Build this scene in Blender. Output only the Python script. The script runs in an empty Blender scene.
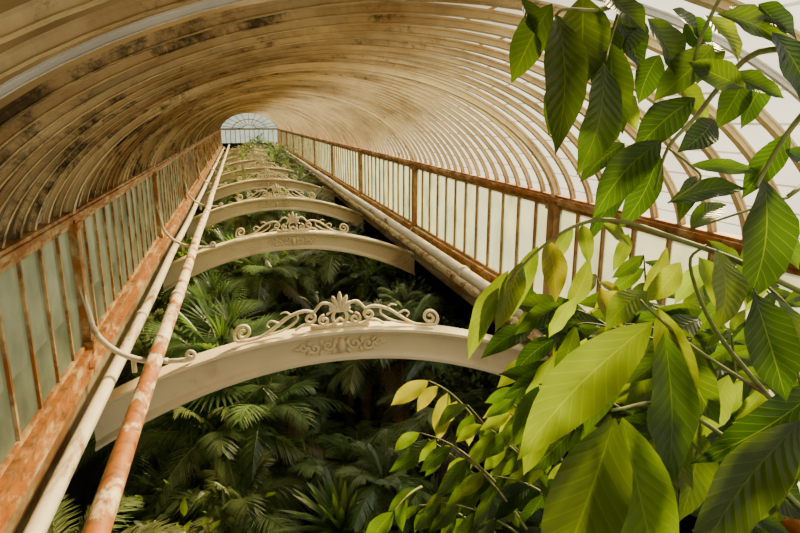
import bpy, math, random
from mathutils import Vector, Matrix, noise
random.seed(7)
C=bpy.context.scene.collection
CX=1.45      # centre line of the lantern
XL,XR=-2.45,5.35
BAY=8.9; Y0=0.6; YE=89.6
RAILZ=-1.37; SILLZ=-3.3; FLOORZ=-13.0

# ------------------------------------------------------------ materials
def newmat(n):
    m=bpy.data.materials.new(n); m.use_nodes=True
    nt=m.node_tree; nt.nodes.clear()
    return m,nt,nt.nodes,nt.links
def ramp(N,stops):
    r=N.new('ShaderNodeValToRGB'); e=r.color_ramp.elements
    e[0].position=stops[0][0]; e[0].color=(*stops[0][1],1)
    e[1].position=stops[-1][0]; e[1].color=(*stops[-1][1],1)
    for p,c in stops[1:-1]:
        k=e.new(p); k.color=(*c,1)
    return r
def paint(name,base,rust,amt,scale=1.5,stretch=(1,1,1),rough=.6,dark=(.10,.05,.02),soft=.07,grad=None,var=.8,bump=.2,grime=None,xg=None):
    m,nt,N,L=newmat(name)
    g=N.new('ShaderNodeNewGeometry'); mp=N.new('ShaderNodeMapping')
    mp.inputs['Scale'].default_value=stretch
    rt=N.new('ShaderNodeMapping'); rt.inputs['Rotation'].default_value=(.61,.33,.83)
    L.new(g.outputs['Position'],mp.inputs['Vector']); L.new(mp.outputs[0],rt.inputs['Vector'])
    n1=N.new('ShaderNodeTexNoise'); n1.inputs['Scale'].default_value=scale; n1.inputs['Detail'].default_value=8; n1.inputs['Roughness'].default_value=.68; n1.inputs['Distortion'].default_value=.4
    L.new(rt.outputs[0],n1.inputs['Vector'])
    a=.72-.45*amt
    src=n1.outputs['Fac']
    sx=N.new('ShaderNodeSeparateXYZ'); L.new(g.outputs['Position'],sx.inputs[0])
    def addgrad(src,out,gr):
        m2=N.new('ShaderNodeMapRange'); m2.inputs['From Min'].default_value=gr[0]; m2.inputs['From Max'].default_value=gr[1]
        m2.inputs['To Min'].default_value=gr[2]; m2.inputs['To Max'].default_value=0
        L.new(out,m2.inputs[0])
        ad=N.new('ShaderNodeMath'); ad.operation='ADD'; L.new(src,ad.inputs[0]); L.new(m2.outputs[0],ad.inputs[1]); return ad.outputs[0]
    if grad: src=addgrad(src,sx.outputs[1],grad)   # weathering is heavier at one end of the bar
    if xg: src=addgrad(src,sx.outputs[0],xg)       # staining rises toward low x, darkening that slope
    r1=ramp(N,[(max(0,a-soft),(0,0,0)),(min(1,a+soft),(1,1,1))])
    L.new(src,r1.inputs[0])
    rt2=N.new('ShaderNodeMapping'); rt2.inputs['Rotation'].default_value=(.9,.2,1.1); L.new(g.outputs['Position'],rt2.inputs['Vector'])
    n2=N.new('ShaderNodeTexNoise'); n2.inputs['Scale'].default_value=scale*2.3; n2.inputs['Detail'].default_value=6
    L.new(rt2.outputs[0],n2.inputs['Vector'])
    r2=ramp(N,[(.35,tuple(x*var for x in base)),(.65,base)])
    L.new(n2.outputs['Fac'],r2.inputs[0])
    r3=ramp(N,[(.3,dark),(.5,rust),(.75,tuple(min(1,x*1.3) for x in rust))])
    L.new(n2.outputs['Fac'],r3.inputs[0])
    mx=N.new('ShaderNodeMixRGB'); L.new(r1.outputs[0],mx.inputs[0]); L.new(r2.outputs[0],mx.inputs[1]); L.new(r3.outputs[0],mx.inputs[2])
    col=mx.outputs[0]
    if grime:   # black mould blotches
        n3=N.new('ShaderNodeTexNoise'); n3.inputs['Scale'].default_value=grime[0]; n3.inputs['Detail'].default_value=10; n3.inputs['Roughness'].default_value=.8
        L.new(rt2.outputs[0],n3.inputs['Vector']); s3=n3.outputs['Fac']
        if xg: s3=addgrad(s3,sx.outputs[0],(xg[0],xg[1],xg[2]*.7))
        r4=ramp(N,[(grime[1],(0,0,0)),(grime[1]+.10,(1,1,1))]); L.new(s3,r4.inputs[0])
        m4=N.new('ShaderNodeMixRGB'); L.new(r4.outputs[0],m4.inputs[0]); L.new(col,m4.inputs[1]); m4.inputs[2].default_value=(.07,.048,.018,1); col=m4.outputs[0]
    b=N.new('ShaderNodeBsdfPrincipled'); b.inputs['Roughness'].default_value=rough
    L.new(col,b.inputs['Base Color'])
    if bump:
        bp=N.new('ShaderNodeBump'); bp.inputs['Strength'].default_value=bump; bp.inputs['Distance'].default_value=.005
        L.new(n1.outputs['Fac'],bp.inputs['Height']); L.new(bp.outputs[0],b.inputs['Normal'])
    o=N.new('ShaderNodeOutputMaterial'); L.new(b.outputs[0],o.inputs[0])
    return m
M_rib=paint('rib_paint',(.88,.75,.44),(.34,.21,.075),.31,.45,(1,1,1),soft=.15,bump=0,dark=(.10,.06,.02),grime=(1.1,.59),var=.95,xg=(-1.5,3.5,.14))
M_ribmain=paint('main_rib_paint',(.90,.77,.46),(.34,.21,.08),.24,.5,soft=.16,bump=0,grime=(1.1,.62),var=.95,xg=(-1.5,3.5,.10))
M_ribwhite=paint('white_rib_paint',(.78,.82,.84),(.5,.42,.3),.05,1.2,bump=0)
M_beam=paint('beam_paint',(.90,.78,.52),(.46,.32,.14),.10,.9,soft=.15,var=.93,bump=0)
M_pipe=paint('pipe_paint',(.78,.68,.47),(.33,.11,.012),.38,3.0,(1,.6,1),grad=(4,13,.15),soft=.05,var=.88)
M_pipe2=paint('pale_pipe_paint',(.72,.67,.52),(.28,.14,.05),.24,2.2,(1,.3,1),soft=.06,var=.88)
M_sill=paint('rusty_sill',(.58,.42,.20),(.31,.11,.012),.66,3.2,(1,.5,1),soft=.07)
M_rail=paint('rusty_rail',(.62,.45,.21),(.29,.10,.012),.60,3.0,(1,.5,1),soft=.07)
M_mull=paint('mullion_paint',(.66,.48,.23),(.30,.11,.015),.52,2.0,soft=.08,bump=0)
M_mullR=paint('backlit_mullion_paint',(.42,.27,.11),(.20,.07,.012),.5,1.6,soft=.1,bump=0)  # mullion paint again, darkened so right-hand bars look backlit
M_fascia=paint('fascia_paint',(.30,.25,.15),(.15,.07,.02),.5,1.4,(1,.4,1))
M_bark=paint('bark',(.16,.12,.07),(.09,.06,.03),.5,3.0)
M_soil=paint('soil',(.03,.03,.016),(.018,.024,.01),.5,1.0,rough=.95)
M_endbar=paint('end_bar_paint',(.30,.28,.20),(.2,.17,.1),.2,1.0)

def glass(name,clear,dirtcol,f0,f1,side=False,dm=.35,vary=.55,d2=None,sc=1.5):
    m,nt,N,L=newmat(name)
    g=N.new('ShaderNodeNewGeometry')
    mp=N.new('ShaderNodeMapping'); mp.inputs['Scale'].default_value=(1,1,.6); L.new(g.outputs['Position'],mp.inputs['Vector'])
    n1=N.new('ShaderNodeTexNoise'); n1.inputs['Scale'].default_value=.9; n1.inputs['Detail'].default_value=6
    L.new(mp.outputs[0],n1.inputs['Vector'])
    mr=N.new('ShaderNodeMapRange'); mr.inputs['From Min'].default_value=.35; mr.inputs['From Max'].default_value=.65
    mr.inputs['To Min'].default_value=f0; mr.inputs['To Max'].default_value=f1
    L.new(n1.outputs['Fac'],mr.inputs[0]); fac=mr.outputs[0]
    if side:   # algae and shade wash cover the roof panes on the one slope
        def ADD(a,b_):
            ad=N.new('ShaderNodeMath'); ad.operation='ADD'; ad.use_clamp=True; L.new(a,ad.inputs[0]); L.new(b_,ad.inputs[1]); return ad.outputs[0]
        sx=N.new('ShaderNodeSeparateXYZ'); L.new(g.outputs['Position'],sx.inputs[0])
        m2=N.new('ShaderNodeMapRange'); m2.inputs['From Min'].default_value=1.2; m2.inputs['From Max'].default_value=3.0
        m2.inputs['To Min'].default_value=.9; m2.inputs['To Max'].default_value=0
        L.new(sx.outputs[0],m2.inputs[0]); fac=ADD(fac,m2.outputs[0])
        uv=N.new('ShaderNodeUVMap'); uv.uv_map='UVMap'; su=N.new('ShaderNodeSeparateXYZ'); L.new(uv.outputs[0],su.inputs[0])
        k=N.new('ShaderNodeMath'); k.operation='MULTIPLY'; k.inputs[1].default_value=22; L.new(su.outputs[0],k.inputs[0])
        fr=N.new('ShaderNodeMath'); fr.operation='FRACT'; L.new(k.outputs[0],fr.inputs[0])
        lt=N.new('ShaderNodeMath'); lt.operation='LESS_THAN'; lt.inputs[1].default_value=.08; L.new(fr.outputs[0],lt.inputs[0])
        sm=N.new('ShaderNodeMath'); sm.operation='MULTIPLY'; sm.inputs[1].default_value=.55; L.new(lt.outputs[0],sm.inputs[0]); fac=ADD(fac,sm.outputs[0])
    n2=N.new('ShaderNodeTexNoise'); n2.inputs['Scale'].default_value=sc; n2.inputs['Detail'].default_value=5; L.new(g.outputs['Position'],n2.inputs['Vector'])
    lo=d2 if d2 else tuple(x*vary for x in dirtcol)
    r=ramp(N,[(.35,lo),(.65,dirtcol)]); L.new(n2.outputs['Fac'],r.inputs[0])
    t=N.new('ShaderNodeBsdfTransparent'); t.inputs[0].default_value=(*clear,1)
    tr=N.new('ShaderNodeBsdfTranslucent'); L.new(r.outputs[0],tr.inputs[0])
    d=N.new('ShaderNodeBsdfDiffuse'); L.new(r.outputs[0],d.inputs[0])
    m1=N.new('ShaderNodeMixShader'); m1.inputs[0].default_value=dm; L.new(tr.outputs[0],m1.inputs[1]); L.new(d.outputs[0],m1.inputs[2])
    mx=N.new('ShaderNodeMixShader'); L.new(fac,mx.inputs[0]); L.new(t.outputs[0],mx.inputs[1]); L.new(m1.outputs[0],mx.inputs[2])
    o=N.new('ShaderNodeOutputMaterial'); L.new(mx.outputs[0],o.inputs[0])
    return m
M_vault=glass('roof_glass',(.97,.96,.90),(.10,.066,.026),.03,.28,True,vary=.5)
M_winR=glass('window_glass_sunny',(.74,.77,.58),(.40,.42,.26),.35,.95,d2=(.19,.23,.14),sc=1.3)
M_winL=glass('window_glass_shaded',(.6,.66,.45),(.34,.36,.21),.85,1,d2=(.16,.18,.10),sc=1.3)  # darker copy of the panes: outside shade painted into the dirty grey-green
M_winE=glass('end_glass',(.42,.52,.58),(.22,.27,.29),.5,.75)
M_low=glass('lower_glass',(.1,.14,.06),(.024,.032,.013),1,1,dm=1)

def leafmat(name,trans=.45,rough=.35,veins=True,mul=(3.2,3.1,.42)):
    m,nt,N,L=newmat(name)
    at=N.new('ShaderNodeAttribute'); at.attribute_name='tint'
    col=at.outputs['Color']
    b=N.new('ShaderNodeBsdfPrincipled'); b.inputs['Roughness'].default_value=rough
    if veins:
        uv=N.new('ShaderNodeUVMap'); uv.uv_map='UVMap'
        sp=N.new('ShaderNodeSeparateXYZ'); L.new(uv.outputs[0],sp.inputs[0])
        def M(op,a,b_=None,clamp=False):
            k=N.new('ShaderNodeMath'); k.operation=op; k.use_clamp=clamp
            for i,x in enumerate((a,b_)):
                if x is None: continue
                if isinstance(x,(int,float)): k.inputs[i].default_value=x
                else: L.new(x,k.inputs[i])
            return k.outputs[0]
        c=M('ABSOLUTE',M('SUBTRACT',sp.outputs[1],.5)); c=M('MULTIPLY',c,2)
        x=M('SUBTRACT',M('MULTIPLY',sp.outputs[0],12),M('MULTIPLY',M('POWER',c,.8),2.2))
        s=M('SINE',M('MULTIPLY',x,6.2832))
        vein=M('MULTIPLY',M('SUBTRACT',s,.90),10,True)
        mid=M('LESS_THAN',c,.03)
        v=M('MAXIMUM',M('MULTIPLY',vein,.32),M('MULTIPLY',mid,.55))
        mx=N.new('ShaderNodeMixRGB'); mx.blend_type='MIX'
        br=N.new('ShaderNodeMixRGB'); br.blend_type='ADD'; br.inputs[0].default_value=1; br.inputs[2].default_value=(.06,.08,.01,1)
        L.new(col,br.inputs[1]); L.new(v,mx.inputs[0]); L.new(col,mx.inputs[1]); L.new(br.outputs[0],mx.inputs[2])
        col=mx.outputs[0]
        bp=N.new('ShaderNodeBump'); bp.inputs['Strength'].default_value=.22; bp.inputs['Distance'].default_value=.01
        L.new(s,bp.inputs['Height']); L.new(bp.outputs[0],b.inputs['Normal'])
    L.new(col,b.inputs['Base Color'])
    hs=N.new('ShaderNodeMixRGB'); hs.blend_type='MULTIPLY'; hs.inputs[0].default_value=1; hs.inputs[2].default_value=(*mul,1)
    L.new(col,hs.inputs[1])
    t=N.new('ShaderNodeBsdfTranslucent'); L.new(hs.outputs[0],t.inputs[0])
    mx2=N.new('ShaderNodeMixShader'); mx2.inputs[0].default_value=trans; L.new(b.outputs[0],mx2.inputs[1]); L.new(t.outputs[0],mx2.inputs[2])
    o=N.new('ShaderNodeOutputMaterial'); L.new(mx2.outputs[0],o.inputs[0])
    return m
M_leaf=leafmat('leaf',.55,.3,True,(3.5,3.5,.5))
M_palm=leafmat('palm_leaf',.35,.35,False,(2.2,2.2,.6))
M_stem=paint('green_stem',(.20,.25,.06),(.14,.09,.03),.3,6)

# ------------------------------------------------------------ mesh builder
class MB:
    def __init__(s): s.v=[];s.f=[];s.uv=[];s.c=[]
    def add(s,vs,fs,uv=None,col=(1,1,1)):
        o=len(s.v); s.v+= [tuple(p) for p in vs]; s.f+=[tuple(i+o for i in f) for f in fs]
        s.uv+= uv if uv else [(0,0)]*len(vs); s.c+=[col]*len(vs)
    def box(s,a,b,col=(1,1,1)):
        (x0,y0,z0),(x1,y1,z1)=a,b
        vs=[(x,y,z) for x in(x0,x1) for y in(y0,y1) for z in(z0,z1)]
        s.add(vs,[(0,1,3,2),(4,6,7,5),(0,4,5,1),(2,3,7,6),(0,2,6,4),(1,5,7,3)],None,col)
    def tube(s,pts,r,seg=8,col=(1,1,1),flat=None):
        pts=[Vector(p) for p in pts]; n=len(pts)
        if isinstance(r,(int,float)): r=[r]*n
        vs=[];fs=[];prev=None
        for i,p in enumerate(pts):
            t=(pts[min(i+1,n-1)]-pts[max(i-1,0)])
            if t.length<1e-9: t=Vector((0,0,1))
            t.normalize()
            if prev is None:
                u=Vector((0,1,0)) if abs(t.y)<.8 else Vector((0,0,1))
            else: u=prev
            u=u-t*u.dot(t)
            if u.length<1e-6: u=t.orthogonal()
            u.normalize(); prev=u; w=t.cross(u)
            fu=flat if flat else 1
            for k in range(seg):
                a=2*math.pi*k/seg
                vs.append(p+u*math.cos(a)*r[i]*fu+w*math.sin(a)*r[i])
        for i in range(n-1):
            for k in range(seg):
                a=i*seg+k;b=i*seg+(k+1)%seg
                fs.append((a,b,b+seg,a+seg))
        fs.append(tuple(range(seg-1,-1,-1))); fs.append(tuple((n-1)*seg+k for k in range(seg)))
        s.add(vs,fs,None,col)
    def mesh(s,name,mat,smooth=True):
        m=bpy.data.meshes.new(name); m.from_pydata(s.v,[],s.f)
        uvl=m.uv_layers.new(name='UVMap')
        vi=[0]*len(m.loops); m.loops.foreach_get('vertex_index',vi)
        flat=[]
        for i in vi: flat+=[s.uv[i][0],s.uv[i][1]]
        uvl.data.foreach_set('uv',flat)
        ca=m.color_attributes.new('tint','FLOAT_COLOR','POINT')
        cf=[]
        for c in s.c: cf+=[c[0],c[1],c[2],1]
        ca.data.foreach_set('color',cf)
        m.materials.append(mat)
        if smooth: m.polygons.foreach_set('use_smooth',[True]*len(m.polygons))
        m.update(); return m
def obj(name,mesh,parent=None,loc=None,label=None,cat=None,group=None,kind=None):
    o=bpy.data.objects.new(name,mesh); C.objects.link(o)
    if parent: o.parent=parent
    if loc: o.location=loc
    if label:o['label']=label
    if cat:o['category']=cat
    if group:o['group']=group
    if kind:o['kind']=kind
    return o
def catmull(pts,n=6):
    P=[Vector(p) for p in pts]; P=[P[0]*2-P[1]]+P+[P[-1]*2-P[-2]]; out=[]
    for i in range(1,len(P)-2):
        for k in range(n):
            t=k/n;a,b,c,d=P[i-1:i+3]
            out.append(.5*((2*b)+(c-a)*t+(2*a-5*b+4*c-d)*t*t+(3*b-a-3*c+d)*t**3))
    out.append(P[-2]); return out

# ------------------------------------------------------------ building shell
b=MB(); b.add([(-12,-6,FLOORZ),(15,-6,FLOORZ),(15,92,FLOORZ),(-12,92,FLOORZ)],[(0,1,2,3)])
obj('floor',b.mesh('floor',M_soil),label='dark soil planting bed of the palm house',cat='floor',kind='structure')
def ell(th,hw,hr):   # profile between an ellipse and a flat circular arc
    t=math.cos(th); R=(hw*hw+hr*hr)/(2*hr)
    za=math.sqrt(max(0,R*R-(hw*t)**2))-(R-hr)
    return (CX-hw*t, RAILZ+.55*hr*math.sin(th)+.45*za)
b=MB(); n=48
vs=[];fs=[];uvs=[]
for i in range(n+1):
    x,z=ell(math.pi*i/n,3.99,2.27)
    vs+=[(x,-3,z),(x,YE,z)]; uvs+=[(i/n,0),(i/n,1)]
for i in range(n): fs.append((2*i,2*i+1,2*i+3,2*i+2))
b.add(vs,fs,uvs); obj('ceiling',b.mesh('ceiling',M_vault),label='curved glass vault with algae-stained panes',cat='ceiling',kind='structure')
for nm,sg,x0 in(('wall_left',-1,XL-.05),('wall_right',1,XR+.05)):
    b=MB(); prof=[(0,-4.3),(.3,-4.8),(2.2,-5.8),(4.0,-7.3),(5.2,-9.2),(5.7,-11),(5.8,FLOORZ)]
    prof=catmull([(p[0],0,p[1]) for p in prof],4); vs=[];fs=[]
    for p in prof: vs+=[(x0+sg*p.x,-6,p.z),(x0+sg*p.x,YE,p.z)]
    for i in range(len(prof)-1): fs.append((2*i,2*i+1,2*i+3,2*i+2))
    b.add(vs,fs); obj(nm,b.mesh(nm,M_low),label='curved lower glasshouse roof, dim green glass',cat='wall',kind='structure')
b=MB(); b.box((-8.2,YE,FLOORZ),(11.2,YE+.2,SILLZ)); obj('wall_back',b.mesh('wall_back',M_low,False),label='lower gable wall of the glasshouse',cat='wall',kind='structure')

# ribs
def ribmesh(name,w,d,mat):
    b=MB(); vs=[];fs=[];n=44
    sec=[(-w/2,0),(-w/2,-.25*d),(-w*.3,-.35*d),(-w*.3,-.85*d),(-w*.5,-d),(w*.5,-d),(w*.3,-.85*d),(w*.3,-.35*d),(w/2,-.25*d),(w/2,0)]
    k=len(sec)
    for i in range(n+1):
        th=math.pi*i/n
        for (y,dd) in sec:
            x,z=ell(th,3.95+dd,2.24+dd); vs.append((x-CX,y,z-RAILZ))
    for i in range(n):
        for j in range(k):
            a=i*k+j;c=i*k+(j+1)%k; fs.append((a,c,c+k,a+k))
    b.add(vs,fs); return b.mesh(name,mat,False)
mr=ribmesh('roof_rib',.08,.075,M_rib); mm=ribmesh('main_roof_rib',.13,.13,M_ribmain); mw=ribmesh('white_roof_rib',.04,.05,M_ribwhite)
NR=17; step=BAY/NR; y=Y0-4*step
while y<YE-.1:
    j=round((y-Y0)/step)
    if j==6: me,lb=mw,'white-painted curved iron rib, brighter than its neighbours'
    elif j%NR==0: me,lb=mm,'cream painted iron arch rib, thicker than its neighbours'
    else: me,lb=mr,'cream-painted curved iron glazing rib with brown stains'
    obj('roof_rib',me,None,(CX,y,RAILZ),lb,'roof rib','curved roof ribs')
    y+=step
# rails and sills
tn=1
for sx,side in((XL,-1),(XR,1)):
    b=MB(); b.box((sx-.08,-3,RAILZ-.08),(sx+.08,YE,RAILZ+.08)); b.box((sx-.12,-3,RAILZ-.02),(sx+.12,YE,RAILZ+.04))
    obj('trim_%d'%tn,b.mesh('rail',M_rail,False),label='rusty iron eaves rail above the clerestory windows',cat='trim',kind='structure'); tn+=1
    b=MB(); i=-side
    x0,x1=sorted((sx-.08*i,sx+.08*i)); b.box((x0,-3,SILLZ-.36),(x1,YE,SILLZ-.06))
    x0,x1=sorted((sx-.05*i,sx+.14*i)); b.box((x0,-3,SILLZ-.12),(x1,YE,SILLZ-.04))
    x0,x1=sorted((sx-.05*i,sx+.14*i)); b.box((x0,-3,SILLZ-.38),(x1,YE,SILLZ-.32))
    obj('trim_%d'%tn,b.mesh('sill',M_sill,False),label='flaking rusty iron sill beam under the windows',cat='trim',kind='structure'); tn+=1
    b=MB(); x0,x1=sorted((sx-.08*i,sx+.04*i)); b.box((x0,-3,SILLZ-1.05),(x1,YE,SILLZ-.38))
    x0,x1=sorted((sx-.08*i,sx+.12*i)); b.box((x0,-3,SILLZ-1.10),(x1,YE,SILLZ-1.03))
    obj('trim_%d'%tn,b.mesh('fascia',M_fascia,False),label='dirty brown iron girder below the window sill',cat='trim',kind='structure'); tn+=1
# posts
for sx,side in((XL,-1),(XR,1)):
    b=MB(); b.box((-.08,-.12,-.06),(.08,.12,-SILLZ+RAILZ)); 
    b.box((-.11,-.16,-.06),(.11,.16,.06)); b.box((-.11,-.16,-SILLZ+RAILZ-.18),(.11,.16,-SILLZ+RAILZ-.08))
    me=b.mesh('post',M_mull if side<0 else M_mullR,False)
    for k in range(0,10):
        obj('window_post',me,None,(sx-side*.03,Y0+k*BAY,SILLZ),'rusty iron post between banks of clerestory windows','post','clerestory posts')
# windows
wn=1
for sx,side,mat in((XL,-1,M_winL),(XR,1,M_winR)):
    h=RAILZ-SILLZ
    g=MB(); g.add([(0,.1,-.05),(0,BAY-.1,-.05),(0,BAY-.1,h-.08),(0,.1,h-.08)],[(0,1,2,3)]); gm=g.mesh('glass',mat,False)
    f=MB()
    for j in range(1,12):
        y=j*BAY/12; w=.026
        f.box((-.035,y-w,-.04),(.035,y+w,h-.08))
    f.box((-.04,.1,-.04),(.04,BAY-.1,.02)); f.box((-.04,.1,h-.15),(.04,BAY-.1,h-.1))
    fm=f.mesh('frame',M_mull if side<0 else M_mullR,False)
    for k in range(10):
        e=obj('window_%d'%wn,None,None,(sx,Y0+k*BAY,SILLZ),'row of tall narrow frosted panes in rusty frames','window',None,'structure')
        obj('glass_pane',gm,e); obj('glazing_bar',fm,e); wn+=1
# end window
e=obj('window_%d'%wn,None,None,(CX,YE,RAILZ),'arched fanlight end window with pale blue glass','window',None,'structure')
g=MB(); vs=[(0,0,0)]
for i in range(33):
    x,z=ell(math.pi*i/32,3.95,2.24); vs.append((x-CX,0,z-RAILZ))
g.add(vs,[(0,i,i+1) for i in range(1,33)]); g.add([(-3.9,0,0),(3.9,0,0),(3.9,0,SILLZ-RAILZ),(-3.9,0,SILLZ-RAILZ)],[(0,1,2,3)])
obj('glass_pane',g.mesh('endglass',M_winE,False),e)
f=MB()
def er(i,n_,rr):
    x,z=ell(math.pi*i/n_,3.93,2.22); return ((x-CX)*rr,-.1,(z-RAILZ)*rr)
for i in range(1,12): f.tube([er(i,12,.25),er(i,12,1)],.045,6)
for rr in(.25,.6,1): f.tube([er(i,24,rr) for i in range(25)],.06,6)
for i in range(13):
    x=-3.9+7.8*i/12; f.box((x-.045,-.1,SILLZ-RAILZ),(x+.045,0,0))
f.box((-3.9,-.2,-.12),(3.9,0,.12))
obj('glazing_bar',f.mesh('endbars',M_endbar,False),e)

# ------------------------------------------------------------ arch beams
def ztop(x): return -3.4-.76*((x-CX)/3.57)**2
def beam_mesh():
    b=MB(); n=48; vs=[];fs=[]
    for i in range(n+1):
        x=XL-.02+(XR-XL+.04)*i/n; t=((x-CX)/3.57)**2
        zt=ztop(x); d=.54+.16*t; zb=zt-d
        sec=[(-.21,zt),(-.22,zt-.045),(-.16,zt-.075),(-.15,zt-.115),(-.06,zt-.15),(-.055,zb+.12),(-.11,zb+.09),(-.15,zb+.055),(-.15,zb),
             (.15,zb),(.15,zb+.055),(.11,zb+.09),(.055,zb+.12),(.06,zt-.15),(.15,zt-.115),(.16,zt-.075),(.22,zt-.045),(.21,zt)]
        k=len(sec); vs+=[(x-CX,y,z) for y,z in sec]
    for i in range(n):
        for j in range(k):
            a=i*k+j;c=i*k+(j+1)%k; fs.append((a,c,c+k,a+k))
    fs.append(tuple(range(k))); fs.append(tuple(n*k+j for j in range(k-1,-1,-1)))
    b.add(vs,fs); return b.mesh('beam_body',M_beam,False)
def spiral(cx,cz,r0,r1,a0,turns,n=22):
    return [(cx+(r0+(r1-r0)*i/n)*math.cos(a0+turns*2*math.pi*i/n),(cz+(r0+(r1-r0)*i/n)*math.sin(a0+turns*2*math.pi*i/n))) for i in range(n+1)]
def crest_mesh():
    b=MB()
    def st(pts,r,r2=None,flat=1.5):
        q=.72
        for s in(1,-1):
            P=[(s*p[0],0,p[1]+ztop(CX+p[0])+.02) for p in pts]
            n=len(P); R=[q*(r+( (r2 if r2 is not None else r)-r)*i/(n-1)) for i in range(n)]
            b.tube(P,R,6,flat=flat)
    def cm(pts,n=6): return [(p.x,p.z) for p in catmull([(q[0],0,q[1]) for q in pts],n)]
    sp=spiral(-1.58,.17,.03,.155,math.pi*.2,1.55)
    st(sp+cm([(-1.50,.02),(-1.30,.03),(-1.10,.12),(-.85,.27),(-.6,.33),(-.42,.28)]),.034,.039)
    st(spiral(-.50,.19,.10,.03,math.pi*.45,-1.2),.033)
    st(cm([(-1.25,.03),(-.95,.06),(-.72,.18),(-.70,.30)]),.028,.02)
    st(cm([(-1.0,.19),(-1.12,.26),(-1.2,.22),(-1.16,.15)]),.026,.015)
    st(cm([(-.8,.28),(-.88,.36),(-.98,.35)]),.028,.012)
    st(cm([(-.42,.30),(-.30,.42),(-.18,.40),(-.14,.28),(-.22,.22)]),.035,.025)
    st(spiral(-.26,.12,.10,.02,math.pi*.5,1.3),.03)
    st(cm([(-.75,.02),(-.6,.09),(-.45,.06),(-.3,.02),(-.12,.05),(0,.14)]),.03)
    st(cm([(-.05,.0),(-.12,.16),(-.06,.3),(-.02,.36)]),.035)
    for a,l in((0,.34),(.42,.30),(.85,.25),(1.25,.19)):
        for s in((1,-1) if a else (1,)):
            base=Vector((0,0,.28+ztop(CX))); d=Vector((s*math.sin(a),0,math.cos(a)))
            b.tube([base+d*l*t for t in(0,.2,.45,.7,.9,1)],[.015,.024,.034,.042,.03,.01],7)
    b.tube([(-.5,0,ztop(CX)+.02),(.5,0,ztop(CX)+.02)],.03,6)
    return b.mesh('crest',M_beam)
def relief_mesh():
    b=MB(); zc=ztop(CX)-.29; y=-.085
    for s in(1,-1):
        for (cx,cz,r,a0,t) in((.22,.02,.11,2.6,1.2),(.45,-.02,.10,.4,-1.2),(.64,.02,.075,3,1.1)):
            b.tube([(s*(p[0]),y,zc+p[1]) for p in spiral(cx,cz,r,.02,a0,t,14)],.028,6)
        for (x,z,a,l) in((.1,.08,.5,.14),(.34,.09,.2,.12),(.34,-.1,2.8,.12),(.55,.08,.9,.12),(.55,-.09,2.2,.12),(.74,0,1.5,.13),(.12,-.09,2.6,.13)):
            d=Vector((s*math.sin(a),0,math.cos(a)))*l; p=Vector((s*x,y,zc+z))-d*.5
            b.tube([p+d*t for t in(0,.3,.6,1)],[.012,.035,.03,.006],6)
    b.tube([(0,y,zc-.13),(0,y-.01,zc-.05),(0,y-.01,zc+.05),(0,y,zc+.13)],[.02,.07,.07,.02],8)
    return b.mesh('relief',M_beam)
bm_,cr_,re_=beam_mesh(),crest_mesh(),relief_mesh()
for k in range(1,10):
    y=Y0+k*BAY+(.25 if k==2 else 0)
    e=obj('arch_beam',None,None,(CX,y,0),'cream cast-iron arched tie beam with scrollwork crest','beam','arched tie beams')
    obj('beam_body',bm_,e); obj('scrollwork_crest',cr_,e,(0,0,0)); obj('relief_ornament',re_,e)
# brackets
PLX,PLZ=-1.42,-3.52; PRX,PRZ=4.78,-3.40
def bracket(s,q=1):
    b=MB()
    a=[(-.06,0,1.22),(-.0,0,.85),(.08,0,.46),(.33,0,.15),(.7,0,-.04),(1.05,0,-.08)]
    pts=[(s*p.x*q,p.y,p.z*q) for p in catmull(a,6)]
    b.tube(pts,.042*q,6,flat=1.2)
    b.tube([(s*p[0]*q,0,p[1]*q) for p in spiral(1.38,-.02,.09,.03,-2.2,1.2,14)],.03*q,6)
    b.tube([(s*1.0*q,0,-.09*q),(s*1.33*q,0,-.10*q)],.04*q,6)
    b.tube([(s*.55*q,0,.02*q),(s*.55*q,0,-.22)],.04*q,6)
    return b.mesh('bracket',M_pipe2)
bl,br=bracket(1),bracket(-1,.5)
for k in range(1,10):
    y=Y0+k*BAY-.08
    obj('pipe_bracket',bl,None,(XL+.11,y,-3.60),'curved white iron bracket bracing post to pipe','bracket','curved pipe brackets')
    obj('pipe_bracket',br,None,(XR-.08,y,-3.58),'short curved iron bracket under the pale pipe','bracket','short pipe brackets')
# pipes
def pipe(x,z,r,mat,label,ystart=0.5):
    e=obj('pipe',None,None,(x,ystart,z),label,'pipe')
    b=MB(); n=40
    b.tube([(.012*math.sin(i*1.3),(YE-.3-ystart)*i/n,.012*math.sin(i*.9)) for i in range(n+1)],r,20)
    obj('pipe_body',b.mesh('pipe_body',mat),e)
    c=MB()
    c.tube([(0,-.09,0),(0,.09,0)],r*1.15,20); cm=c.mesh('collar',mat)
    for k in range(10):
        obj('collar',cm,e,(0,Y0+k*BAY-ystart+3.0,0))
pipe(PLX,PLZ,.115,M_pipe,'long white handrail pipe with orange rust patches')
pipe(-2.13,-3.87,.10,M_pipe2,'long pale pipe running beside the rusty sill')
pipe(PRX,PRZ,.125,M_pipe2,'long dull white pipe along the clerestory windows')
pipe(5.02,-3.85,.10,M_pipe,'lower rusty pipe beside the sill')

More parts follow.
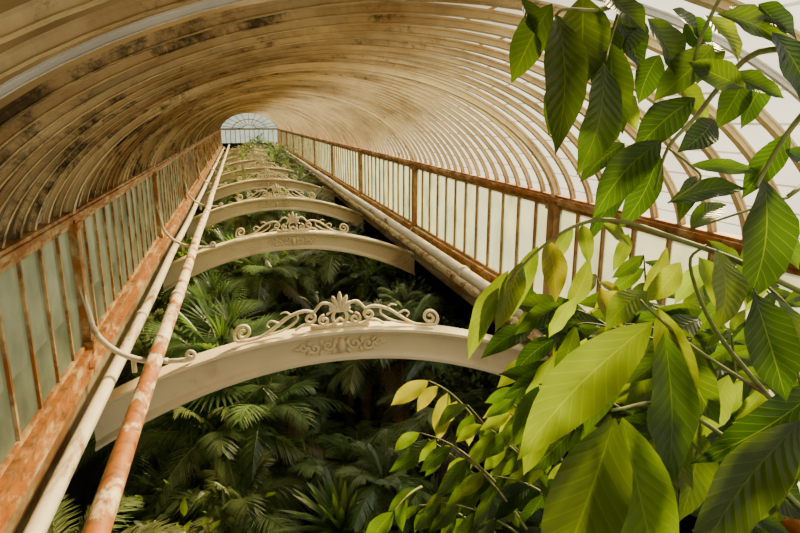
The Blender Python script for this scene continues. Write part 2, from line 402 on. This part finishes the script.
# ------------------------------------------------------------ palms and understorey
def strip(b,p0,d,l,w,droop,col,nseg=2):
    up=Vector((0,0,1)); s=d.cross(up)
    if s.length<1e-4: s=Vector((1,0,0))
    s.normalize(); vs=[];fs=[]
    for i in range(nseg+1):
        t=i/nseg; p=p0+d*l*t-up*droop*l*t*t; ww=w*(.6 if i==0 else (1 if i<nseg else .08))
        vs+=[p-s*ww,p+s*ww]
    for i in range(nseg): fs.append((2*i,2*i+1,2*i+3,2*i+2))
    b.add(vs,fs,None,col)
def vary(c,a=.25):
    k=1+random.uniform(-a,a); return tuple(max(0,x*k*(1+random.uniform(-.08,.08))) for x in c)
def pinnate(b,az,L,elev,arch,col,nl=40,ll=.75,lw=.02):
    h=Vector((math.cos(az),math.sin(az),0)); pts=[]
    for i in range(13):
        s=i/12; pts.append(h*L*(s*math.cos(elev)-.12*s*s)+Vector((0,0,L*(math.sin(elev)*s-arch*s*s))))
    b.tube(pts,[.03*(1-.8*i/12) for i in range(13)],4,(col[0]*1.5,col[1]*1.3,col[2]))
    side=Vector((-h.y,h.x,0))
    for i in range(nl):
        s=.12+.87*i/(nl-1); f=s*12; k=min(11,int(f)); p=pts[k].lerp(pts[k+1],f-k); t=(pts[k+1]-pts[k]).normalized()
        l=ll*(math.sin(math.pi*min(1,.15+.8*s))**.6)
        for sg in(1,-1):
            d=(side*sg*(1-.45*s)+t*(.35+.6*s)+Vector((0,0,.12+random.uniform(-.15,.15)))).normalized()
            strip(b,p,d,l*random.uniform(.85,1.1),lw,.35,vary(col,.25))
def fan(b,az,pl,R,elev,col,n=28):
    h=Vector((math.cos(az),math.sin(az),0)); tip=h*pl*math.cos(elev)+Vector((0,0,pl*math.sin(elev)))
    b.tube([(0,0,0),tip*.5+Vector((0,0,.05)),tip],[.04,.03,.025],4,(.12,.14,.05))
    t=(tip.normalized()+Vector((0,0,-.25))).normalized(); side=Vector((-h.y,h.x,0))
    for i in range(n):
        a=-2.2+4.4*i/(n-1); d=(t*math.cos(a)+side*math.sin(a)).normalized()
        strip(b,tip,d,R*(.75+.25*math.cos(a*.6)),.028,.22,vary(col,.18),3)
BRN=(.15,.11,.05)
def crown_a(seed,L,n,col,ll=.75):
    random.seed(seed); b=MB()
    for i in range(n):
        az=i*2.4+random.uniform(-.2,.2); e=1.25-1.25*(i/n)+random.uniform(-.1,.1)
        c=vary(col,.45)
        if i==n-1: c=BRN
        pinnate(b,az,L*random.uniform(.85,1.1),e,.35+.35*random.random(),c,40,ll)
    return b.mesh('fronds',M_palm,False)
def crown_f(seed,R,n,col):
    random.seed(seed); b=MB()
    for i in range(n):
        az=i*2.4+random.uniform(-.2,.2); e=1.3-1.5*(i/n)
        fan(b,az,R*random.uniform(1,1.3),R,e,vary(col,.4))
    return b.mesh('fronds',M_palm,False)
def crown_s(seed,L,n,col):
    random.seed(seed); b=MB()
    for i in range(n):
        az=i*2.4; e=1.45-1.1*(i/n)**.8
        d=Vector((math.cos(az)*math.cos(e),math.sin(az)*math.cos(e),math.sin(e)))
        strip(b,d*.08,d,L*random.uniform(.8,1.1),.05,.12+.25*i/n,vary(col,.3),4)
    return b.mesh('fronds',M_palm,False)
G1=(.115,.18,.062); G2=(.070,.13,.046); G3=(.155,.20,.078)
crowns=[crown_a(1,2.6,18,G1,.6),crown_a(2,2.2,20,G2,.48),crown_a(3,2.9,17,G3,.62),crown_f(4,.9,20,G2),crown_f(5,.8,18,G1),crown_a(6,1.9,22,(.13,.19,.065),.36),crown_s(7,1.5,90,(.12,.19,.06))]
b=MB(); b.tube([(.02*math.sin(i*2),.02*math.cos(i*3),i/12) for i in range(13)],[.2-.06*i/12+.012*(i%2) for i in range(13)],10)
trunk=b.mesh('trunk',M_bark)
LAB=['feather-leaved palm with long arching fronds rising from the bed','dense feather palm with narrow dark leaflets','tall palm with broad drooping feathery fronds',
     'fan palm with round pleated leaves','small fan palm with pale green spiky leaves','cycad-like palm with stiff upright fronds','spiky rosette plant with upright sword-shaped green leaves']
random.seed(21)
def palm(x,y,z,k,s=1.0):
    e=obj('palm_tree',None,None,(x,y,FLOORZ),LAB[k],'palm','palms in the planting bed'); e.rotation_euler=(0,0,random.uniform(0,6.28))
    t=obj('trunk',trunk,e); h=z-FLOORZ; t.scale=(1,1,h+.1)
    c=obj('fronds',crowns[k],e,(0,0,h)); c.scale=(s,s,s)
y=9.3
while y<86:
    for x in(-2.9,-1.1,.7,2.5,4.3,6.0):
        xx=x+random.uniform(-.7,.7); yy=y+random.uniform(-1.2,1.2)
        z=random.uniform(-9.2,-6.1) - (.4 if y<12 else 0)
        if abs(xx-CX)>3.2: z=min(z,-7.2)
        palm(xx,yy,z,random.choice([0,1,2,5,1,0,5,2,3,2]),random.uniform(.7,1.0))
    y+=2.9+ (y*.035)
palm(2.6,49.6,-3.6,0,1.1); palm(.2,40.7,-4.4,2,1); palm(3.6,58.5,-3.4,2,1.1); palm(-.4,23.6,-6.0,3,1.2); palm(-.7,14.8,-6.4,3,1.3); palm(1.5,10.2,-8.0,6,1); palm(3.4,22.8,-5.2,2,.95); palm(1.9,31.8,-4.7,0,1); palm(3.7,14.0,-5.7,0,1)
palm(.2,13.5,-6.8,0,1); palm(2.4,14.5,-6.4,1,1); palm(-.5,11.5,-8.0,2,.9); palm(3.6,32,-4.6,2,.85); palm(4.2,21.2,-5.8,5,.9); palm(4.2,24.0,-5.1,1,.8); palm(4.3,13.0,-5.5,1,.7)
palm(.6,22.2,-5.7,0,1.0); palm(2.0,23.2,-5.8,2,.9); palm(4.1,11.8,-6.6,2,.8); palm(4.2,15.6,-5.1,5,.7); palm(.2,31.5,-5.0,2,.9); palm(2.8,14.2,-5.6,2,.8); palm(1.0,67.4,-3.5,2,1); palm(3.6,66,-3.6,0,.7); palm(3.6,40.7,-4.2,0,.9); palm(.4,57.5,-4.0,0,1); palm(3.9,48,-4.2,2,.8); palm(2.2,76.3,-3.0,0,1); palm(-.6,50,-4.6,2,.9)
palm(3.2,10.0,-8.4,6,1.0); palm(.6,12.6,-8.2,5,1.1); palm(2.2,12.2,-7.8,0,.8); palm(-1.6,12.4,-8.4,6,1.1)

# ---- broad leaf
PROF=[(0,.0),(.05,.24),(.12,.52),(.2,.76),(.3,.93),(.4,1),(.5,.99),(.6,.91),(.7,.77),(.79,.57),(.87,.35),(.94,.14),(1,0)]
def leaf(b,base,tip,w,nrm,col,fold=.25,curl=.12,pet=.0,wav=.03):
    base=Vector(base);tip=Vector(tip);ax=tip-base;L=ax.length; t=ax/L
    nrm=Vector(nrm); nrm=nrm-t*nrm.dot(t)
    if nrm.length<1e-3: nrm=t.orthogonal()
    nrm.normalize(); sd=t.cross(nrm); vs=[];fs=[];uv=[]
    ph=random.uniform(0,6); hook=random.uniform(-.09,.09)*L; tw=random.uniform(-.9,.9)
    for i,(s,p) in enumerate(PROF):
        ca,sa=math.cos(tw*(s-.4)),math.sin(tw*(s-.4)); sd2=sd*ca+nrm*sa; nn=nrm*ca-sd*sa
        for c in(-1,-.5,0,.5,1):
            off=fold*abs(c)*p*w*.5+wav*L*math.sin(ph+s*14+c)*abs(c)**2*p
            q=base+t*L*s+sd2*(c*p*w*.5)+sd*(hook*math.sin(s*math.pi))+nn*off+nrm*(curl*L*4*s*(1-s)*.5)
            vs.append(q); uv.append((s,c*.5+.5))
    n=5
    for i in range(len(PROF)-1):
        for j in range(4):
            a=i*n+j; fs.append((a,a+1,a+1+n,a+n))
    b.add(vs,fs,uv,col)
# understorey shrubs
def shrub_mesh(seed,R,n,ls,col):
    random.seed(seed); b=MB()
    for i in range(n):
        d=Vector((random.gauss(0,1),random.gauss(0,1),random.gauss(0,.8)+.5)).normalized(); p=d*R*random.uniform(.6,1)
        dd=(d+Vector((random.uniform(-.7,.7),random.uniform(-.7,.7),random.uniform(-.9,.2)))).normalized(); l=ls*random.uniform(.6,1.2)
        leaf(b,p,p+dd*l,l*.4,d+Vector((0,0,.6)),vary(col,.35))
    return b.mesh('foliage',M_leaf)
shr=[shrub_mesh(11,2.0,420,.40,(.045,.08,.024)),shrub_mesh(12,1.7,400,.32,(.055,.085,.026))]
b=MB()
for i in range(6):
    a=i*1.05; b.tube([(0,0,0),(.3*math.cos(a),.3*math.sin(a),.5),(.9*math.cos(a),.9*math.sin(a),1)],[.07,.05,.03],5)
stems=b.mesh('stems',M_bark)
random.seed(5)
def shrub(x,y,h,sc,lab='dark leafy understorey shrub in the bed'):
    e=obj('leafy_shrub',None,None,(x,y,FLOORZ),lab,'shrub','understorey shrubs')
    s=obj('stems',stems,e); s.scale=(sc,sc,h)
    f=obj('foliage',shr[random.randrange(2)],e,(0,0,h)); f.scale=(sc,sc,sc); f.rotation_euler=(0,0,random.uniform(0,6))
y=8.
while y<82:
    for x in(-3.8,-1.5,.8,3.2,5.6):
        shrub(x+random.uniform(-1,1),y+random.uniform(-1.5,1.5),random.uniform(2.2,4.4),random.uniform(.8,1.15))
    y+=3.8+y*.03
for (x,y,z,s) in [(4.7,11.5,-6.1,.6),(4.75,13.4,-5.7,.5),(4.75,15.2,-5.6,.5),(4.7,17,-5.7,.5),(4.7,20.5,-5.8,.55),(4.7,22.6,-5.7,.5),(4.7,25,-5.8,.55),(4.5,30,-5.8,.55)]:
    shrub(x,y,z-FLOORZ,s,'tall leafy shrub reaching up beside the girder')

# ------------------------------------------------------------ near foliage
FV=Vector((.2463,.9394,-.2387)); RV=Vector((.9673,-.2536,0)); UV_=Vector((.0605,.2309,.9711))
class Plant:
    """a bough laid out in its own local frame (metres across, up, and depth)"""
    def __init__(s,origin): s.o=Vector(origin); s.L=MB(); s.S=MB()
    def p(s,a,b,c=0): return s.o+RV*a+UV_*b+FV*c
    def leaf(s,a0,b0,a1,b1,w,col,c0=0,c1=None,tw=0,fold=.3,curl=.1):
        if c1 is None: c1=c0+random.uniform(-.15,.15)
        n=-FV+RV*(tw+random.uniform(-.5,.5))+UV_*(.4+random.uniform(-.35,.35))
        leaf(s.L,s.p(a0,b0,c0),s.p(a1,b1,c1),w,n,vary(col,.25),fold,curl)
    def stem(s,pts,r0,r1):
        P=catmull([s.p(*q) for q in pts],5); n=len(P)
        s.S.tube(P,[r0+(r1-r0)*i/(n-1) for i in range(n)],7)
    def spray(s,a0,b0,c0,a1,b1,c1,n,l,col,w=.38,droop=.5):
        pts=[(a0+(a1-a0)*t,b0+(b1-b0)*t+.12*math.sin(math.pi*t)*abs(a1-a0),c0+(c1-c0)*t) for t in(0,.25,.5,.75,1)]
        s.stem(pts,.012,.005)
        ln=math.hypot(a1-a0,b1-b0)+1e-5; ux,uz=(a1-a0)/ln,(b1-b0)/ln
        for i in range(n):
            t=.15+.85*i/max(1,n-1); sg=1 if i%2 else -1
            k=t*4; j=min(3,int(k)); q=[pts[j][m]+(pts[j+1][m]-pts[j][m])*(k-j) for m in range(3)]
            ang=sg*random.uniform(.5,1.1)*(1 if i<n-1 else .1)
            dx=ux*math.cos(ang)-uz*math.sin(ang); dz=ux*math.sin(ang)+uz*math.cos(ang)-droop
            m_=math.hypot(dx,dz); LL=l*random.uniform(.7,1.15)
            s.leaf(q[0],q[1],q[0]+dx/m_*LL,q[1]+dz/m_*LL,LL*w,col,q[2],q[2]+random.uniform(-.35,.35)*LL)
    def make(s,name,label,cat,base):
        e=obj(name,None,None,base,label,cat)
        inv=Vector(base)
        for m_ in(s.L,s.S): m_.v=[tuple(Vector(v)-inv) for v in m_.v]
        obj('branches',s.S.mesh('branches',M_stem),e); obj('foliage',s.L.mesh('foliage',M_leaf),e)
DK=(.014,.034,.006); MD=(.030,.058,.008); YG=(.076,.112,.012); YL=(.14,.145,.02)
def K(u,v): return ((u-400)/200.,(266.5-v)/200.)   # local layout grid of the bough, 200 units per metre
O3=(.739,2.818,-.716)
random.seed(3)
# --- overhanging tree bough
T=Plant(O3)
def lf(P,u0,v0,u1,v1,w,col,c=0,**k):
    a=K(u0,v0);b_=K(u1,v1); P.leaf(a[0],a[1],b_[0],b_[1],w/200.*.95,col,c,**k)
for d in [(552,22,546,162,44,MD,-.1),(583,-5,588,84,56,MD,0),(618,35,634,128,42,MD,.1),(603,62,580,174,48,MD,0),(560,-10,522,66,40,MD,.15),
          (662,140,596,218,40,DK,0),(668,148,630,228,32,DK,.1),(640,135,590,178,26,DK,.2),(668,203,760,186,24,DK,0),(690,165,764,171,16,MD,0),
          (752,182,740,304,56,DK,-.1),(790,132,758,196,30,DK,0),(705,92,642,150,40,DK,.1),(772,32,804,124,44,DK,0),(724,38,668,92,42,MD,.1),
          (745,88,694,58,32,MD,0),(716,14,810,48,30,MD,0),(655,10,698,72,48,MD,.1),(785,150,816,174,24,DK,0),(700,228,752,200,24,MD,.1),
          (630,10,616,70,36,MD,.2),(610,-15,642,36,36,MD,.1),(735,-10,764,50,38,YG,.3),(690,-8,734,26,34,MD,.2),(770,-5,808,36,38,DK,.1),
          (735,110,684,150,32,DK,.2),(748,60,796,94,32,MD,.2),(700,60,746,112,34,YG,.3),(650,180,603,244,22,DK,.3),
          (790,200,816,270,32,MD,.2),(716,170,686,222,22,DK,.2),(640,60,658,120,32,YG,.4),
          (640,-12,672,52,42,DK,.3),(668,-10,636,40,36,MD,.35),(745,20,714,74,36,MD,.3),(780,60,746,116,34,MD,.3),
          (576,60,556,130,34,MD,.25),(600,-10,612,80,40,DK,.3),(812,140,771,164,28,MD,.2),(790,235,766,290,28,MD,.3),
          (530,-20,562,46,36,MD,.2),(756,-15,794,26,36,MD,.25),(690,30,668,84,34,DK,.35),(720,-12,748,24,32,DK,.35),(804,60,784,112,30,DK,.3)]:
    lf(T,*d)
def st(P,pts,r0,r1):
    P.stem([(*K(u,v),c) for u,v,c in pts],r0,r1)
st(T,[(820,95,0),(790,130,0),(765,170,0),(750,190,-.05)],.018,.008)
st(T,[(830,40,.1),(770,45,.1),(735,75,.1),(700,115,.05),(668,148,0),(655,190,0)],.02,.006)
st(T,[(760,-60,.1),(720,10,.1),(705,60,.1),(735,75,.1)],.012,.007)
st(T,[(700,-60,.1),(630,-10,.1),(600,10,0),(560,18,-.1),(550,24,-.1)],.016,.006)
st(T,[(630,-10,.1),(618,30,.1),(606,60,0)],.01,.006)
st(T,[(668,148,0),(690,165,0),(700,180,0),(668,203,0)],.007,.005)
st(T,[(800,195,.1),(770,205,.1),(700,228,.1)],.01,.005)
st(T,[(780,-60,.1),(900,-80,.3),(980,120,.5),(1000,500,.6),(1010,1100,.8),(1010,2700,.9)],.03,.12)
st(T,[(820,95,0),(900,60,.3),(960,80,.4)],.018,.03)
st(T,[(760,-60,.1),(830,-70,.2),(900,-80,.3)],.02,.03); st(T,[(700,-60,.1),(760,-70,.1),(830,-70,.2)],.018,.03)
st(T,[(830,40,.1),(900,0,.3),(920,-50,.3)],.02,.03); st(T,[(800,195,.1),(880,150,.3),(965,100,.45)],.012,.03)
T.make('tree_bough','overhanging tree bough with large glossy dark green leaves','tree',tuple(T.p(3.05,-12.2,.9)))
# --- arching shrub with drooping bright leaves
A=Plant(O3)
st(A,[(860,315,0),(800,291,0),(735,260,0),(680,240,0),(620,221,0),(580,224,0),(540,247,-.05),(505,280,-.1)],.018,.006)
for d in [(505,270,466,358,24,YG,-.1),(520,262,490,330,24,YG,-.05),(538,246,512,320,22,YG,0),(548,240,552,302,26,YL,0),(575,226,556,264,16,YG,.05),
          (588,223,590,266,16,YG,.1),(500,284,480,334,16,YG,-.1),(610,222,640,246,16,YG,.1),
          (706,250,690,326,38,YG,-.1),(690,262,653,304,26,YG,.1),(655,292,606,332,30,YG,.1),(636,318,514,456,58,YG,-.2),(622,330,584,434,44,MD,.1),
          (655,330,652,482,46,MD,-.1),(662,308,686,440,40,YG,.05),(590,400,528,560,68,YG,-.35),(600,402,640,566,62,YG,-.3),(690,330,734,432,42,MD,.1),
          (742,292,764,394,50,DK,-.1),(720,322,664,358,30,MD,.2),(806,376,684,460,42,DK,-.15),(775,410,655,550,56,MD,-.2),(800,440,736,550,46,MD,0),
          (700,330,716,390,32,YG,.2),(790,300,805,380,36,MD,.1),(770,350,808,422,36,MD,.2),(720,440,688,530,44,YG,.2),(640,440,700,540,46,MD,.2),
          (575,460,598,560,42,YG,.1),(760,470,812,526,40,DK,.1),(700,505,760,564,38,MD,-.1),(620,290,640,338,22,YL,.3),(600,300,574,350,22,YG,.4),
          (735,262,700,308,24,YG,.2),(760,300,718,338,26,MD,.25),(690,380,710,460,34,YG,.2),(560,420,534,494,28,YG,.3),
          (680,246,664,300,22,YG,.15),(718,256,732,320,26,YG,.2),(640,232,622,272,16,YG,.15),(660,400,690,488,38,YG,.1),(620,420,606,508,34,MD,.15),(745,380,716,458,36,YG,.15),(780,255,770,316,26,YG,.2),
          (590,330,564,402,26,MD,.25),(575,360,540,430,26,YG,.35),(605,345,588,406,26,YG,.3),(555,400,524,466,26,MD,.35)]:
    lf(A,*d)
st(A,[(850,470,.2),(780,400,.1),(720,330,.05),(690,265,0),(706,245,0)],.016,.006)
st(A,[(780,400,.1),(700,350,.05),(650,310,0),(640,300,0)],.010,.006)
st(A,[(860,560,.1),(740,450,0),(660,400,-.1),(590,396,-.3)],.015,.007)
st(A,[(850,470,.2),(800,380,0),(770,320,0),(742,288,-.1)],.012,.006)
st(A,[(690,350,.1),(640,335,.2),(605,328,.25),(590,330,.25)],.008,.004)
st(A,[(640,420,.1),(600,400,.3),(555,398,.35)],.008,.004)
st(A,[(860,315,0),(920,420,.2),(950,600,.4),(960,1100,.6),(960,2600,.7)],.03,.10)
st(A,[(850,470,.2),(900,560,.3),(948,640,.4)],.02,.04); st(A,[(860,560,.1),(910,620,.3),(950,720,.42)],.02,.04)
random.seed(9)
for i in range(48):   # inner sprays
    u=random.uniform(590,800); v=random.uniform(290,545)
    if v<290+ (660-u)*.6: continue
    a=K(u,v); c=random.uniform(.5,1.6)
    A.spray(a[0]*(1+c/3),a[1]*(1+c/3)+.0,c,a[0]*(1+c/3)+random.uniform(-.5,.1),a[1]*(1+c/3)+random.uniform(-.1,.35),c+random.uniform(-.3,.3),6,random.uniform(.28,.44),random.choice([MD,MD,YG,DK,DK]),.34,.9)
A.make('broadleaf_shrub','large-leaved shrub with arching stem and drooping bright green leaves','shrub',tuple(A.p(2.8,-11.6,.7)))
# --- yellow-green sapling further out
B=Plant((1.23,4.70,-1.19))
random.seed(14)
def K5(u,v): return ((u-400)/120.,(266.5-v)/120.)
for (u0,v0,u1,v1,n,cc) in [(530,530,450,440,6,MD),(550,490,480,420,6,YG),(560,460,500,400,5,YG),(540,540,440,495,6,MD),(490,470,420,430,5,YG),(600,420,550,370,6,YG),
        (490,500,430,450,5,MD),(610,380,585,330,5,YG),(530,470,505,415,5,MD),(560,520,510,440,6,DK),(500,540,455,490,5,YG),(640,350,600,290,6,YL),(480,430,430,385,5,YL),(560,500,490,470,6,DK),(670,300,655,255,6,MD),(620,330,610,275,6,YL),(420,470,395,480,3,MD),(600,460,540,400,6,MD),(590,520,550,450,6,DK),
        (560,470,520,425,6,MD),(540,440,505,395,5,YL),(590,430,560,375,6,MD),(520,520,470,470,6,MD),(510,470,470,410,5,MD),(545,510,520,470,6,YG),(480,540,420,520,5,MD),(530,420,500,375,5,MD)]:
    a=K5(u0,v0);c=K5(u1,v1); z=random.uniform(-.4,.5)
    B.spray(a[0],a[1],z,c[0],c[1],z+random.uniform(-.4,.3),n,random.uniform(.26,.40),cc,.38,1.2)
for pts in ([(660,700,.3),(600,560,.1),(545,480,0),(490,430,0)],[(600,560,.1),(530,520,0),(460,480,0)],[(600,560,.1),(620,420,.1),(600,330,.1)],[(620,420,.1),(590,400,0),(560,370,0)]):
    B.stem([(*K5(u,v),c) for u,v,c in pts],.03,.010)
B.stem([(*K5(660,700),.3),(*K5(690,900),.5),(*K5(690,1850),.6)],.04,.1)
B.make('sapling','slender sapling with small yellow-green leaves','shrub',tuple(B.p(2.4,-13,.6)))

# ------------------------------------------------------------ light : hazy sky, brighter around a low warm sun
SUN=Vector((.66,.46,.60)).normalized()
w=bpy.data.worlds.new('World'); bpy.context.scene.world=w; w.use_nodes=True
nt=w.node_tree; bg=nt.nodes['Background']
tc=nt.nodes.new('ShaderNodeTexCoord')
vm=nt.nodes.new('ShaderNodeVectorMath'); vm.operation='DOT_PRODUCT'; nt.links.new(tc.outputs['Generated'],vm.inputs[0]); vm.inputs[1].default_value=SUN
mr_=nt.nodes.new('ShaderNodeMapRange'); mr_.inputs['From Min'].default_value=-.4; mr_.inputs['From Max'].default_value=1; mr_.inputs['To Min'].default_value=.75; mr_.inputs['To Max'].default_value=3.0
nt.links.new(vm.outputs['Value'],mr_.inputs[0]); nt.links.new(mr_.outputs[0],bg.inputs[1])
sp=nt.nodes.new('ShaderNodeSeparateXYZ'); nt.links.new(tc.outputs['Generated'],sp.inputs[0])
r=nt.nodes.new('ShaderNodeValToRGB'); r.color_ramp.elements[0].color=(1,.88,.64,1); r.color_ramp.elements[1].color=(.90,.92,.92,1); r.color_ramp.elements[1].position=.8
nt.links.new(sp.outputs[2],r.inputs[0]); nt.links.new(r.outputs[0],bg.inputs[0])
sl=bpy.data.lights.new('sun','SUN'); sl.energy=26; sl.color=(1,.77,.40); sl.angle=.2
so=bpy.data.objects.new('sun',sl); C.objects.link(so)
so.rotation_euler=SUN.to_track_quat('Z','Y').to_euler()
# ------------------------------------------------------------ camera
cd=bpy.data.cameras.new('cam'); cd.lens=27; cd.sensor_width=36; cd.clip_start=.05; cd.clip_end=300
co=bpy.data.objects.new('cam',cd); C.objects.link(co)
co.matrix_world=Matrix(((RV.x,UV_.x,-FV.x,0),(RV.y,UV_.y,-FV.y,0),(RV.z,UV_.z,-FV.z,0),(0,0,0,1)))
bpy.context.scene.camera=co
